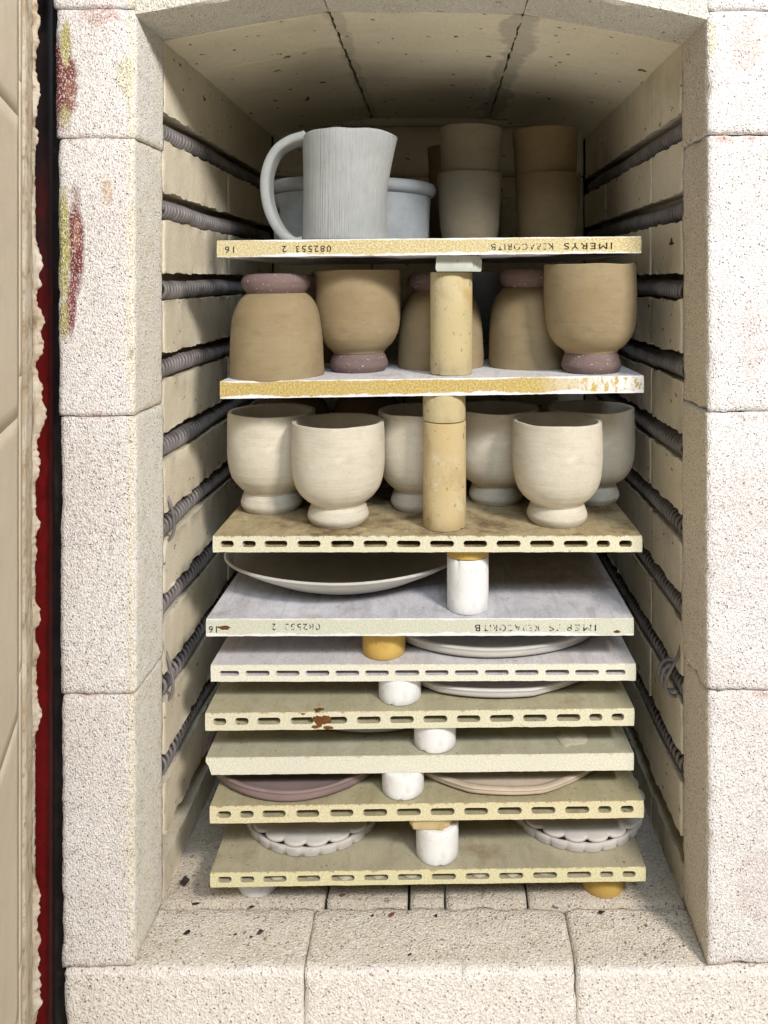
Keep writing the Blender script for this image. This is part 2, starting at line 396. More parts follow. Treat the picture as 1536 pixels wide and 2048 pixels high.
P_TAN = post_mat('tan_broken_tile', (.56, .45, .25), (.48, .37, .18), (.38, .28, .12), .5, 7)
P_GREYT = post_mat('grey_broken_tile', (.50, .52, .45), (.42, .44, .38), (.60, .60, .52), .6, 8)
def metal(name, c, c2, rough=.6):
    m = M(name, rough, .4); m.color(m.mix(m.ramp(m.noise(40, 3, .6, m.pos), .35, .65), c, c2)); m.bump(m.noise(900, 2, .5), .0002, .4); return m.m
COIL = metal('oxidised_element_wire', (.21, .19, .19), (.13, .115, .11), .42)
CHIP = metal('dark_chip', (.015, .013, .012), (.04, .03, .022), .5)
RCHIP = metal('red_chip', (.16, .05, .025), (.22, .09, .05), .7)
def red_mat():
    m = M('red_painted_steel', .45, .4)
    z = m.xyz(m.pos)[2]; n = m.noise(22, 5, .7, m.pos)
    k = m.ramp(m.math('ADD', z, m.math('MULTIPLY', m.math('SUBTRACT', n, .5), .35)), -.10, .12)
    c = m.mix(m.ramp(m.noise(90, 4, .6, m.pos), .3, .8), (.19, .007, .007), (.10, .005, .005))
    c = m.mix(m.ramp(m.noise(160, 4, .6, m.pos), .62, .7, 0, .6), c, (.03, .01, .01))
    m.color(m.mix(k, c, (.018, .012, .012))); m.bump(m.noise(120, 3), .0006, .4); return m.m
RED = red_mat()
BLACK = metal('black_gap_shadow', (.012, .010, .010), (.03, .024, .024), .9)  # flat black for the strip that paints the shadow between frame and jamb
def fibre_mat():
    m = M('ceramic_fibre_felt', 1, .05)
    c = m.mix(m.ramp(m.noise(45, 5, .7, m.pos), .4, .62), (.66, .60, .50), (.50, .40, .28))
    c = m.mix(m.ramp(m.noise(90, 4, .7, m.pos), .55, .68, 0, .8), c, (.26, .19, .13))
    c = m.mix(m.ramp(m.noise(1, 4, .6, m.scalev(m.pos, 160, 160, 18)), .5, .66, 0, .6), c, (.36, .29, .21))
    m.color(c); m.bump(m.noise(260, 5, .7, m.pos), .002, .8); return m.m
FIBRE = fibre_mat()
DOORB = firebrick('smooth_door_brick', (.76, .68, .55), (.70, .61, .48), (.4, .3, .2), .12, .25, 380)

# ------------------------------------------------------------------ the kiln chamber
Y0, Y1, YB = .667, .739, 1.225
XL, XR = -.2630, .2345
ZF = -.5965
kiln = thing('kiln', 'front loading electric kiln chamber of pale firebrick with coiled elements along its grooved side walls', 'kiln', (0, .95, ZF))
def kpart(name, VF, mat, sm=True, parent=None):
    par = parent or kiln
    o = mk(name, VF[0], VF[1], mat, par, sm)
    return o
def kz(v, Y=Y0): return (V0 - v) * Y / F
# jamb bricks
lz = [60, 17, 275.5, 833, 1390, 1937]
lx = [-.3335, -.3310, -.3285, -.3270, -.3255]
for i in range(-1, 5):
    vt, vb = (-240, 17) if i == -1 else (lz[i + 1 - 0] if False else None, None)
tops = [-240, 17, 276, 833, 1390]; bots = [17, 276, 833, 1390, 1937]
for i, (a, b) in enumerate(zip(tops, bots)):
    V, Fc = rough_box((lx[i], Y0 + .0005 * (i % 2), kz(b) + .0001), (XL + (.001 if i % 2 else 0), Y1 - .001, kz(a) - .0001), .0045, .0020, .0004, .9, i)
    kpart('jamb_brick', (V, Fc), FRONT)
tops = [-240, 20, 268, 825, 1382]; bots = [20, 268, 825, 1382, 1933]
for i, (a, b) in enumerate(zip(tops, bots)):
    V, Fc = rough_box((XR - (.0012 if i % 2 else 0), Y0 + .0006 * ((i + 1) % 2), kz(b) + .0001), (.42, Y1 - .001, kz(a) - .0001), .0045, .0036, .0007, 1.0, 20 + i)
    kpart('jamb_brick', (V, Fc), FRONT)
# sill bricks
sx = [-.3235, (607 - U0) * Y0 / F, (1153 - U0) * Y0 / F, .42]
for i in range(3):
    V, Fc = rough_box((sx[i] + .0002, Y0 - .001, -.80), (sx[i + 1] - .0002, .7325, ZF), .0045, .0040, .0009, .8, 40 + i)
    kpart('sill_brick', (V, Fc), SILL)
# hearth bricks
hx = [XL - .03] + [(u - U0) * .737 / F for u in (652, 818, 890, 1056)] + [XR + .03]
for i in range(5):
    g = .0016 if i in (0, 1) else .0008
    V, Fc = rough_box((hx[i] + .0008, .7345, ZF - .06), (hx[i + 1] - g, .985, ZF + .001), .007, .0022, .0007, .5, 50 + i)
    kpart('hearth_brick', (V, Fc), HEARTH)
    V, Fc = rough_box((hx[i] + .0008, .987, ZF - .06), (hx[i + 1] - g, YB + .03, ZF + .001), .012, .0022, .0007, .5, 60 + i)
    kpart('hearth_brick', (V, Fc), HEARTH)
# side walls: courses of brick with element grooves between
gz = [(V0 - (252 + 161 * k)) * Y1 / F for k in range(10)]
H = .0135
def wall(sign, xw, splits, seed):
    D = .028; T = .062
    for c in range(11):
        zt = .245 if c == 0 else gz[c - 1] - H
        zb = ZF + .0015 if c == 10 else gz[c] + H
        pts = [(0, zb), (0, zt)]
        if c > 0: pts += [(D, zt - .002), (D + .001, zt + H - .0005), (T, zt + H - .0005)]
        else: pts += [(T, zt)]
        if c < 10: pts += [(T, zb - H + .0005), (D + .001, zb - H + .0005), (D, zb + .004)]
        else: pts += [(T, zb)]
        n = len(pts); rag = {0: .0016, 1: .0016}
        for j, (a, b) in enumerate(zip(splits, splits[1:])):
            pp = []
            # extra points along the room-side face so it is not a perfect plane
            off = .0007 * math.sin(c * 2.1 + j * 1.7 + seed)
            P3 = [(xw + sign * (x + off), z) for x, z in pts]
            f0, f1 = P3[0], P3[1]
            inner = [(f0[0] + (f1[0] - f0[0]) * t, f0[1] + (f1[1] - f0[1]) * t) for t in (.04, .25, .5, .75, .96)]
            P3 = [f0] + inner + P3[1:]
            rg = {0: .0022, 6: .0022, 1: .0009, 5: .0009}
            VF = prism_y(P3, a + .0005, b - .0005, .006, .0005, seed + c * 3 + j, rg)
            o = kpart('wall_brick', VF, WALL, False); autosmooth(o, 40)
wall(-1, XL, [Y1, .968, YB], 100)
wall(1, XR, [Y1, .845, 1.072, YB], 200)
# back wall courses
zs = [.245, .165, .05, -.08, -.21, -.34, -.47, ZF + .001]
for i in range(7):
    xs = [XL + .0008, -.105 + .05 * (i % 2), .06 + .04 * (i % 2), XR - .0008]
    for a, b in zip(xs, xs[1:]):
        V, Fc = rough_box((a + .0007, YB + .001, zs[i + 1] + .0007), (b - .0007, YB + .05, zs[i] - .0007), .02, .002, .0004, .4, 300 + i)
        kpart('back_brick', (V, Fc), WALL)
V, Fc = rough_box((XL, YB + .001, .2465), (XR, YB + .05, .30), .02, .002, .0004, .4, 310); kpart('back_brick', (V, Fc), WALL)
# flat arch roof
A = [(-.2645, .2285), (-.1040, .2567), (.0820, .2550), (.2365, .2255)]
rows = [[Y1, .850, .985, 1.140, YB + .02], [Y1, .863, .974, 1.149, YB + .02], [Y1, .868, 1.02, 1.16, YB + .02]]
for p in range(3):
    (xa, za), (xb, zb) = A[p], A[p + 1]
    dx, dz = xb - xa, zb - za; l = math.hypot(dx, dz); ux, uz = dx / l, dz / l; nx, nz_ = -uz, ux
    g0 = .0016 if p == 1 else (.0010 if p == 2 else 0); g1 = .0013 if p == 0 else (.0008 if p == 1 else 0)
    for q, (a, b) in enumerate(zip(rows[p], rows[p][1:])):
        N = 7; pts = []
        for i in range(N):
            s = g0 + (l - g0 - g1) * i / (N - 1); bow = .0012 * math.sin(math.pi * i / (N - 1))
            pts.append((xa + ux * s + nx * bow, za + uz * s + nz_ * bow + .0004 * q))
        pts += [(xb - ux * g1 + nx * .06, zb + nz_ * .06), (xa + ux * g0 + nx * .06, za + nz_ * .06)]
        VF = prism_y(pts, a + .0006, b - .0006, .004, .0003, 400 + p * 7 + q, {0: .0019 if p else .0006, N - 1: .0019 if p < 2 else .0006})
        o = kpart('roof_brick', VF, ROOF, False); autosmooth(o, 40)
    # front ring of the arch, in the plane of the jambs
    pts = []
    for i in range(7):
        s = g0 * .6 + (l - (g0 + g1) * .6) * i / 6
        pts.append((xa + ux * s, za + uz * s - .0008 + (.001 if p == 0 else 0)))
    pts += [(xb - ux * g1 * .6, .40), (xa + ux * g0 * .6, .40)]
    VF = prism_y(pts, Y0 + .0005, Y1 - .0006, .004, .0006, 450 + p, {0: .001, 6: .001}, .003)
    o = kpart('arch_brick', VF, LINTEL, False); autosmooth(o, 40)
# outer casing behind the brick: dark, closes the box
def box(lo, hi):
    x0, y0, z0 = lo; x1, y1, z1 = hi
    V = [(x, y, z) for x in (x0, x1) for y in (y0, y1) for z in (z0, z1)]
    return V, [(0, 1, 3, 2), (4, 6, 7, 5), (0, 4, 5, 1), (2, 3, 7, 6), (0, 2, 6, 4), (1, 5, 7, 3)]
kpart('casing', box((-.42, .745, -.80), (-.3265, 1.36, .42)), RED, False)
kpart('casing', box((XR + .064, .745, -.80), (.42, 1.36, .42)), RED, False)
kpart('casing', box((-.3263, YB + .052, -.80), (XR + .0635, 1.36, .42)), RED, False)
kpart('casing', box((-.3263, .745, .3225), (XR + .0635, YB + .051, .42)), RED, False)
# red door frame and a black strip put in for the gap's shadow beside the left jamb
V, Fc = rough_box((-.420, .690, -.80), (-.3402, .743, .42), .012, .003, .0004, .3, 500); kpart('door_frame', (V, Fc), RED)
V, Fc = rough_box((-.3395, .678, -.80), (-.3275, .742, .42), .006, .002, .0012, .5, 501); kpart('shadow_strip', (V, Fc), BLACK)

# heating elements
def element(xc, z, ya, yb, seed, sag=.001):
    rnd = random.Random(seed); Rc = .0082; pts = []
    y = ya; th = rnd.random() * 6; n = 15
    k = 0
    while y < yb:
        d = .0086 * (1 + .12 * math.sin(y * 95 + seed) + .08 * math.sin(y * 230 + seed * 2)) / n
        y += d; th += 2 * math.pi / n
        cx = xc + .0007 * math.sin(y * 31 + seed); cz = z + .0011 * math.sin(y * 23 + seed * 1.3)
        pts.append(Vector((cx + Rc * math.cos(th), y, cz + Rc * math.sin(th))))
    return tube(pts, .0021, 6)
for k in range(9):
    for s, xw in ((-1, XL), (1, XR)):
        VF = element(xw + s * .0100, gz[k] - H + .0108, Y1 + .004, YB - .012, k * 2 + (s > 0))
        kpart('heating_element', VF, COIL)
# loose wire ends where the elements turn
def loop(pts, rad, name='wire_tail'):
    P = [Vector(p) for p in pts]; out = []
    Q = [P[0]] + P + [P[-1]]
    for i in range(1, len(Q) - 2):
        for k in range(6):
            t = k / 6; a, b, c, d = Q[i - 1], Q[i], Q[i + 1], Q[i + 2]
            out.append(.5 * (2 * b + (c - a) * t + (2 * a - 5 * b + 4 * c - d) * t * t + (3 * b - a - 3 * c + d) * t ** 3))
    out.append(P[-1]); kpart(name, tube(out, rad, 6), COIL)
def rings(c, rx, rz, turns, a0, dy, sgn=1, n=12):
    return [(c.x + rx * math.cos(a0 + sgn * 2 * math.pi * i / n), c.y + dy * i, c.z + rz * math.sin(a0 + sgn * 2 * math.pi * i / n)) for i in range(int(turns * n))]
c = at(1352, 1366, .752)
loop([(XR + .003, .748, kz(1279, .748)), (c.x + .001, .747, c.z + .030), (c.x - .0095, .747, c.z + .010)] + rings(c, .0105, .0140, 2.2, math.pi * 1.05, .0009), .0018)
c = at(330, 1364, .752)
loop([(XL - .004, .750, c.z + .036), (c.x + .006, .749, c.z + .018), (c.x + .009, .749, c.z - .002), (c.x + .004, .750, c.z - .016), (c.x - .008, .752, c.z - .016)], .0016)
c = at(330, 1046, .752)
loop([(XL - .006, .752, c.z + .034), (c.x + .007, .749, c.z + .018), (c.x + .010, .749, c.z - .004), (c.x + .004, .750, c.z - .016), (c.x - .008, .752, c.z - .014)], .0016)

# a wire staple end and a small scorch left in the right wall
q = at(1344, 487, XR * F / (1344 - U0))
V, Fc = rough_box((XR - .0012, q.y - .006, q.z - .0012), (XR + .001, q.y + .006, q.z + .0012), .002, .0005, .0003, .5, 77); kpart('staple', (V, Fc), CHIP)
V, Fc = rough_box((XR - .0012, q.y - .0015, q.z - .0010), (XR + .001, q.y + .0015, q.z + .0055), .002, .0005, .0003, .5, 78); kpart('staple', (V, Fc), CHIP)

# ------------------------------------------------------------------ the open door at far left
door = thing('door', 'kiln door standing open with its smooth cream brick lining and torn fibre gasket', 'door', (-.36, .60, -.70))
del door['label']; del door['category']; door.parent = kiln; door.location = Vector((-.36, .60, -.70)) - kiln.location
doorw = Vector((-.36, .60, -.70))
def dpart(name, VF, mat, sm=True):
    o = mk(name, VF[0], VF[1], mat, None, sm, origin=(0, 0, 0)); 
    for v in o.data.vertices: v.co -= doorw
    o.parent = door; o.location = (0, 0, 0); return o
dv = Vector((-.357, 1, 0)).normalized(); dn = Vector((-dv.y, dv.x, 0))      # dn points away from the chamber
def slab(P, l0, l1, t0, t1, z0, z1, step, rad, amp, seed):
    V, Fc = rough_box((l0, t0, z0), (l1, t1, z1), step, rad, amp, .5, seed)
    return [P + dv * v.x + dn * v.y + Vector((0, 0, v.z)) for v in V], Fc
PH = Vector((-.3282, .610, 0))
zj = [-.80, -.565, -.335, -.105, .125, .36]
for a, b in zip(zj, zj[1:]):
    dpart('door_brick', slab(PH, -.30, -.0185, 0, .07, a + .0003, b - .0001, .012, .0003, .0001, 600), DOORB)
    dpart('door_brick', slab(PH, -.0175, -.001, .0004, .07, a + .03, b + .0298, .010, .0003, .0001, 601), DOORB)
PG = Vector((-.3292, .612, 0))
dpart('door_edge', slab(PG, -.003, .037, -.002, .07, -.80, .42, .008, .003, .0006, 602), FIBRE)
# torn fibre gasket: a thick ragged felt strip
V = []; Fc = []; n = 900; m_ = 8
for i in range(n + 1):
    z = -.80 + 1.22 * i / n
    e = .010 * nz((0, 0, z), 7, 1) + .0060 * nz((0, 0, z), 60, 2) + .0040 * nz((0, 0, z), 95, 3) + .0022 * nz((0, 0, z), 330, 4) + .006 * max(0, nz((0, 0, z), 38, 6) - .15)
    w0 = .0; w1 = max(.0006, .0010 + e * 1.5)
    for j in range(m_):
        t = j / (m_ - 1)
        x = w0 + (w1 - w0) * math.sin(t * math.pi); y = .007 * t
        V.append(PG + dv * .034 + Vector((-.001 + x * .62, .002 + y * 1.2, z)) + Vector((.0006, 0, 0)) * nz((t * 3, z * 60, 0), 3, 7))
for i in range(n):
    for j in range(m_ - 1):
        a = i * m_ + j; Fc.append((a, a + 1, a + m_ + 1, a + m_))
    Fc.append((i * m_ + m_ - 1, i * m_, (i + 1) * m_, (i + 1) * m_ + m_ - 1))
dpart('fibre_gasket', (V, Fc), FIBRE)

# ------------------------------------------------------------------ shelves
def slots_14(W, first=False):
    if first:      # nearly equal slots
        c = [85, 145, 163, 237, 255, 328, 345, 418, 435, 508, 525, 598, 615, 690, 706, 778, 796, 868, 887, 960, 978, 1050, 1070, 1143, 1160, 1233, 1252, 1313]
        a, b = 60, 1343
    else:
        c = [60, 102, 127, 170, 195, 267, 297, 369, 400, 472, 500, 575, 602, 677, 705, 780, 808, 882, 910, 985, 1013, 1088, 1117, 1192, 1218, 1260, 1287, 1328]
        a, b = 38, 1358
    c = [((x - a) / (b - a) - .5) * W for x in c]
    return list(zip(c[::2], c[1::2]))
SH = []
def shelf(uL, uR, vL, vR, tpx, label, mat, slots=None, yaw=0.0, seed=0, depth=.385, cut=None, bevel=.0009):
    W = .41; Yc = W * F / (uR - uL)
    ya = R(yaw); YL = Yc - .205 * math.sin(ya); YR = Yc + .205 * math.sin(ya)
    ZL = (V0 - vL) * YL / F; ZR = (V0 - vR) * YR / F
    Xc = ((uL - U0) * YL / F + (uR - U0) * YR / F) / 2; Zc = (ZL + ZR) / 2
    roll = math.atan2(ZR - ZL, W); t = tpx * Yc / F
    cu = bpy.data.curves.new('c', 'CURVE'); cu.dimensions = '2D'; cu.fill_mode = 'BOTH'; cu.extrude = 0
    def spl(P):
        s = cu.splines.new('POLY'); s.points.add(len(P) - 1); s.use_cyclic_u = True
        for q, (x, y) in zip(s.points, P): q.co = (x, y, 0, 1)
    def J(x, y, am=.00022): return (x + am * nz((x, y, seed), 140, 1), y + am * (1.0 * nz((x, y, seed), 75, 2) + 1.1 * nz((x, y, seed), 320, 3)))
    out = []; n = 110
    for i in range(n + 1): out.append(J(-W / 2 + W * i / n, -t, .0003))
    for k in (1, 2, 3): out.append(J(W / 2 + .0003, -t + t * k / 4))
    for i in range(n + 1): out.append(J(W / 2 - W * i / n, 0, .00022))
    for k in (1, 2, 3): out.append(J(-W / 2 - .0003, -t * k / 4))
    if cut: out = [cut(x, y, W, t) for x, y in out]
    spl(out)
    if slots:
        for i, (a, b) in enumerate(slots_14(W, slots == 2)):
            z0, z1 = -.69 * t, -.30 * t; r = (z1 - z0) / 2; P = []
            if slots == 2: z0, z1 = -.66 * t, -.36 * t; r = (z1 - z0) / 2
            for k in range(9): an = -math.pi / 2 + math.pi * k / 8; P.append((b - r + r * math.cos(an), (z0 + z1) / 2 + r * math.sin(an)))
            for k in range(9): an = math.pi / 2 + math.pi * k / 8; P.append((a + r + r * math.cos(an), (z0 + z1) / 2 + r * math.sin(an)))
            spl([J(x, y, .0002) for x, y in P])
    tmp = bpy.data.objects.new('tmp', cu); col.objects.link(tmp)
    me = bpy.data.meshes.new_from_object(tmp); col.objects.unlink(tmp); bpy.data.objects.remove(tmp)
    me.materials.clear(); me.materials.append(mat)
    for v in me.vertices: x, y, z = v.co; v.co = (x, 0, y)
    bm = bmesh.new(); bm.from_mesh(me); bmesh.ops.remove_doubles(bm, verts=bm.verts, dist=1e-7)
    fs = list(bm.faces)
    g = bmesh.ops.extrude_face_region(bm, geom=fs, use_keep_orig=True)
    for v in g['geom']:
        if isinstance(v, bmesh.types.BMVert): v.co.y = depth
    # round the front arrises a little
    be = [e for e in bm.edges if len(e.link_faces) == 2 and abs(e.verts[0].co.y) < 1e-6 and abs(e.verts[1].co.y) < 1e-6 and abs(e.link_faces[0].normal.dot(e.link_faces[1].normal)) < .5]
    bmesh.ops.recalc_face_normals(bm, faces=bm.faces); bm.to_mesh(me); bm.free()
    o = bpy.data.objects.new('kiln_shelf', me); col.objects.link(o)
    o.location = (Xc, Yc, Zc); o.rotation_euler = (0, -roll, ya)
    tag(o, label, 'shelf', 'kiln shelves stacked in the chamber')
    s = dict(o=o, X=Xc, Y=Yc, Z=Zc, roll=roll, t=t, W=W, uL=uL, uR=uR, yaw=ya); SH.append(s); return s
def top_z(s, X, Y=None): return s['Z'] + (X - s['X']) * math.tan(s['roll'])
def bot_z(s, X): return top_z(s, X) - s['t']
def stamp(s, txt, ua, ub, mat, h=.0062, base=.36):
    """upside down stamped writing on the front edge, from right (ub) to left (ua)"""
    cu = bpy.data.curves.new('t', 'FONT'); cu.body = txt; cu.size = .01; cu.space_character = 1.25
    tmp = bpy.data.objects.new('tmp', cu); col.objects.link(tmp); bpy.context.view_layer.update()
    me = bpy.data.meshes.new_from_object(tmp.evaluated_get(bpy.context.evaluated_depsgraph_get())); col.objects.unlink(tmp); bpy.data.objects.remove(tmp)
    xs = [v.co.x for v in me.vertices]; ys = [v.co.y for v in me.vertices]; x0, x1 = min(xs), max(xs); y0, y1 = min(ys), max(ys)
    la = ((ua - s['uL']) / (s['uR'] - s['uL']) - .5) * s['W']; lb = ((ub - s['uL']) / (s['uR'] - s['uL']) - .5) * s['W']
    for v in me.vertices:
        tx = (v.co.x - x0) / (x1 - x0); ty = (v.co.y - y0) / (y1 - y0)
        v.co = (lb + (la - lb) * tx, -.00035, -s['t'] * base - h * ty)
    me.materials.clear(); me.materials.append(mat)
    o = bpy.data.objects.new('stamp', me); col.objects.link(o); o.parent = s['o']

wash_white = ((.66, .65, .66), (.55, .53, .54))
S1 = shelf(434, 1282, 481, 472.5, 33.5, 'topmost kiln shelf with ochre edge and upside down black stamp, carrying the grey jug', shelf_mat('shelf_ochre_washed', *OCHRE_E, *wash_white, .9, seed=1), seed=1)
S2 = shelf(440, 1287, 763, 751, 34.5, 'second kiln shelf from the top with mustard edge, carrying the tan cups', shelf_mat('shelf_mustard_washed', (.40, .27, .07), (.58, .47, .20), *wash_white, .95, seed=2), seed=2)
S3 = shelf(426, 1284, 1071.5, 1071, 33, 'hollow kiln shelf with brown stained top carrying the cream footed cups', shelf_mat('shelf_hollow_stained', *CREAM_E, (.44, .37, .22), (.30, .23, .13), 0, (.12, .07, .03), .85, seed=3, lo=.48), slots=1, seed=3)
S4 = shelf(412.5, 1267, 1237.5, 1236, 35, 'solid kiln shelf with greenish edge and white washed top, under the wide shallow bowl', shelf_mat('shelf_green_washed', (.52, .53, .42), (.63, .63, .52), (.60, .59, .62), (.44, .43, .46), .9, seed=4), seed=4)
S5 = shelf(422, 1271, 1329.5, 1327, 34, 'hollow kiln shelf with white washed top, under the short yellow ochre post', shelf_mat('shelf_hollow_washed', (.66, .64, .52), (.77, .75, .64), (.60, .57, .58), (.50, .47, .45), .0, seed=5, stain_amt=.15), slots=2, seed=5)
S6 = shelf(411, 1268, 1426, 1416, 35.5, 'hollow kiln shelf with a rust brown burn mark over its front slots', shelf_mat('shelf_hollow_bare', *CREAM_E, (.42, .385, .26), (.34, .31, .20), 0, (.22, .13, .05), .5, seed=6), slots=1, yaw=1.0, seed=6)
def cut7(x, y, W, t):
    d = (x + W / 2)
    if d < .012 and y < -t * .35: x += (.012 - d) * .45 * (-y / t)
    return x, y
S7 = shelf(412, 1267, 1515, 1505.5, 35, 'thick solid cream kiln shelf with a rough clay scar near its right end', shelf_mat('shelf_solid_cream', (.62, .60, .48), (.73, .71, .60), (.42, .40, .30), (.36, .34, .24), 0, (.28, .2, .1), .35, seed=7), yaw=1.0, seed=7, cut=cut7, bevel=.0018)
S8 = shelf(420, 1287, 1612, 1600.5, 35, 'second lowest kiln shelf, hollow, olive topped, carrying the mauve plate and beige plate', shelf_mat('shelf_hollow_yellow', (.58, .52, .32), (.71, .65, .45), (.39, .35, .22), (.31, .27, .16), 0, (.2, .12, .04), .6, seed=8), slots=1, yaw=1.0, seed=8)
S9 = shelf(421, 1291, 1745, 1733, 29.5, 'lowest kiln shelf, hollow, with small lumps inside its slots, carrying the scalloped dishes', shelf_mat('shelf_hollow_lowest', (.60, .55, .31), (.72, .68, .45), (.41, .37, .26), (.35, .31, .21), 0, (.2, .12, .04), .5, seed=9), slots=1, yaw=1.0, seed=9)
for s, off in ((S1, 0), (S4, -1)):
    if off == 0:
        stamp(s, 'IMERYS', 1128, 1224, INK); stamp(s, 'KERACORIT', 995, 1106, INK_WORN); stamp(s, 'B', 982, 991, INK_WORN)
        stamp(s, '082553', 592, 662, INK); stamp(s, '2', 564, 573, INK); stamp(s, '16', 450, 468, INK)
    else:
        stamp(s, 'IMERYS', 1098, 1192, INK_WORN); stamp(s, 'KERACORIT', 966, 1078, INK_WORN); stamp(s, 'B', 950, 960, INK)
        stamp(s, '082553', 570, 640, INK_WORN, base=.28); stamp(s, '2', 544, 552, INK_WORN, base=.28); stamp(s, '16', 418, 434, INK, base=.42)

# burn marks and scars that lie on the shelves, as thin raised parts
def crust(s, name, u, dy, ru, rd, mat, h=.0012, face='top', seed=0, n=30, lz=0):
    lx = ((u - s['uL']) / (s['uR'] - s['uL']) - .5) * s['W']; V = []; Fc = []
    rings = 7
    for i in range(rings + 1):
        for k in range(n):
            a = 2 * math.pi * k / n; q = i / rings
            e = 1 + .55 * nz((math.cos(a) * 1.3, math.sin(a) * 1.3, seed), 1.6, seed) + .25 * nz((math.cos(a) * 4, math.sin(a) * 4, seed), 1.6, seed)
            x = lx + ru * q * e * math.cos(a); b = rd * q * e * math.sin(a)
            z = h * (1 - q ** 3) * (.55 + .9 * abs(nz((x * 260, b * 260, seed), 1.0, 3))) - (.0004 if i == rings else 0)
            if face == 'top': V.append((x, dy + b, z))
            else: V.append((x, -z, lz + b))
    for i in range(rings):
        for k in range(n):
            j = (k + 1) % n; Fc.append((i * n + k, i * n + j, (i + 1) * n + j, (i + 1) * n + k))
    Fc.append([rings * n + k for k in range(n)])
    me = bpy.data.meshes.new(name); me.from_pydata(V, [], Fc); me.materials.append(mat)
    for p in me.polygons: p.use_smooth = True
    o = bpy.data.objects.new(name, me); col.objects.link(o); o.parent = s['o']; return o
SCAR = clay('dry_clay_scar', (.47, .44, .34), (.38, .35, .26), None, 0, 0, 14)
RUST = clay('rust_brown_burn', (.17, .07, .02), (.06, .025, .01), None, 0, .2, 15)
crust(S7, 'clay_scar', 1150, .026, .0150, .013, SCAR, .0034, seed=4)
crust(S6, 'burn_mark', 640, 0, .0085, .0062, RUST, .0009, 'front', 3, lz=-.0085)
crust(S6, 'burn_mark', 628, 0, .0045, .0020, RUST, .0008, 'front', 5, lz=-.0148)
crust(S6, 'burn_mark', 655, 0, .0050, .0018, RUST, .0008, 'front', 8, lz=-.0152)
crust(S6, 'burn_mark', 634, .0035, .0060, .0030, RUST, .0006, 'top', 11)
crust(S6, 'burn_mark', 648, 0, .0022, .0052, RUST, .0010, 'front', 13, lz=-.0080)
crust(S6, 'burn_mark', 605, 0, .0020, .0010, RUST, .0006, 'front', 14, lz=-.0020)
crust(S4, 'burn_mark', 447, 0, .0065, .0022, RUST, .0005, 'front', 6, lz=-.0085)
crust(S4, 'burn_mark', 1234, 0, .0040, .0014, RUST, .0005, 'front', 9, lz=-.0130)
for i, u in enumerate((560, 628, 691, 757, 822, 962, 1030, 1096)):
    crust(S9, 'slot_lump', u, .010, .009, .008, SCAR, .0, seed=i) if False else None
LUMP = SCAR
for i, u in enumerate((552, 620, 688, 753, 820, 958, 1024, 1090)):
    s = S9; lx = ((u - s['uL']) / (s['uR'] - s['uL']) - .5) * s['W']
    prof = [(0, .0052), (.0025, .0046), (.005, .0026), (.008, .0009), (.0095, 0), (0, 0)]
    V, Fc = lathe(prof, (lx, .0108 + .001 * math.sin(i * 2), -.66 * s['t'] - .0003), 24, .01, i)
    me = bpy.data.meshes.new('slot_lump'); me.from_pydata([tuple(v) for v in V], [], Fc); me.materials.append(LUMP)
    for p in me.polygons: p.use_smooth = True
    o = bpy.data.objects.new('slot_lump', me); col.objects.link(o); o.parent = s['o']

# ------------------------------------------------------------------ posts
def post(u0, u1, s_low, s_up, mat, label, z0=None, z1=None, vb=None, Yc=None, seed=0, chip=True, name='kiln_post', group='cylindrical posts between the shelves'):
    um = (u0 + u1) / 2
    if Yc is None:
        zt = s_low and top_z(s_low, (um - U0) * .75 / F); Yf = zt * F / (V0 - vb); Yc = Yf + .021
    r = (u1 - u0) / 2 * (Yc - .001) / F; X = (um - U0) * Yc / F
    a = z0 if z0 is not None else top_z(s_low, X); b = z1 if z1 is not None else bot_z(s_up, X)
    a += .0002; b -= .0002; h = b - a
    e = .0009
    prof = [(0, 0), (r - e, 0), (r - e * .3, e * .3), (r, e), (r, h * .25), (r, h * .5), (r, h * .75), (r, h - e), (r - e * .3, h - e * .3), (r - e, h), (0, h)]
    rnd = random.Random(seed); ca = [(-math.pi / 2 + rnd.uniform(-1, 1), rnd.uniform(.08, .15), rnd.choice((0, 1))) for _ in range(1)]
    def fn(rr, zz, an):
        if chip:
            for c0, wd, tp in ca:
                d = abs((an - c0 + math.pi) % (2 * math.pi) - math.pi)
                if d < wd and rr > r - 2 * e:
                    if tp == 0 and zz <= e: zz += .0010 * (1 - d / wd) ** .6; rr -= .0003
                    if tp == 1 and zz >= h - e: zz -= .0016 * (1 - d / wd); rr -= .0006
        return rr, zz
    V, Fc = lathe(prof, (0, 0, 0), 96, .0002, seed, fn)
    o = mk(name, V, Fc, mat, None, False, origin=None); autosmooth(o, 50); o.location = (X, Yc, a)
    tag(o, label, 'post', group); return X, Yc, a, b
bz = bot_z(S1, .02)
post(860.5, 944.5, S2, S1, P_OCHRE, 'tall pale ochre post under the grey shim between the tan cups', z1=bz - .0162, vb=752.5, seed=1)
zt3 = kz(848, .7665 - .02)
post(846, 932, S3, None, P_OCHRE2, 'tall ochre post with white smears between the cream cups', z1=zt3, vb=1065, seed=2)
post(846, 931, None, S2, P_OCHRE, 'short ochre post section stacked on the white smeared post', z0=zt3 + .0004, Yc=.7668, seed=3)
za = kz(1121, .746)
X3, Y3, a3, b3 = post(894, 977, S4, None, P_WHITE, 'tall white post beside the wide shallow bowl', z1=za, vb=1232, seed=4)
post(893, 978, None, S3, P_YELL, 'thin yellow ochre spacer disc on top of the tall white post', z0=za + .0002, Yc=Y3, seed=5, chip=False)
post(725, 811, S5, S4, P_YELL, 'short yellow ochre post left of the grey plate', vb=1321.5, seed=6)
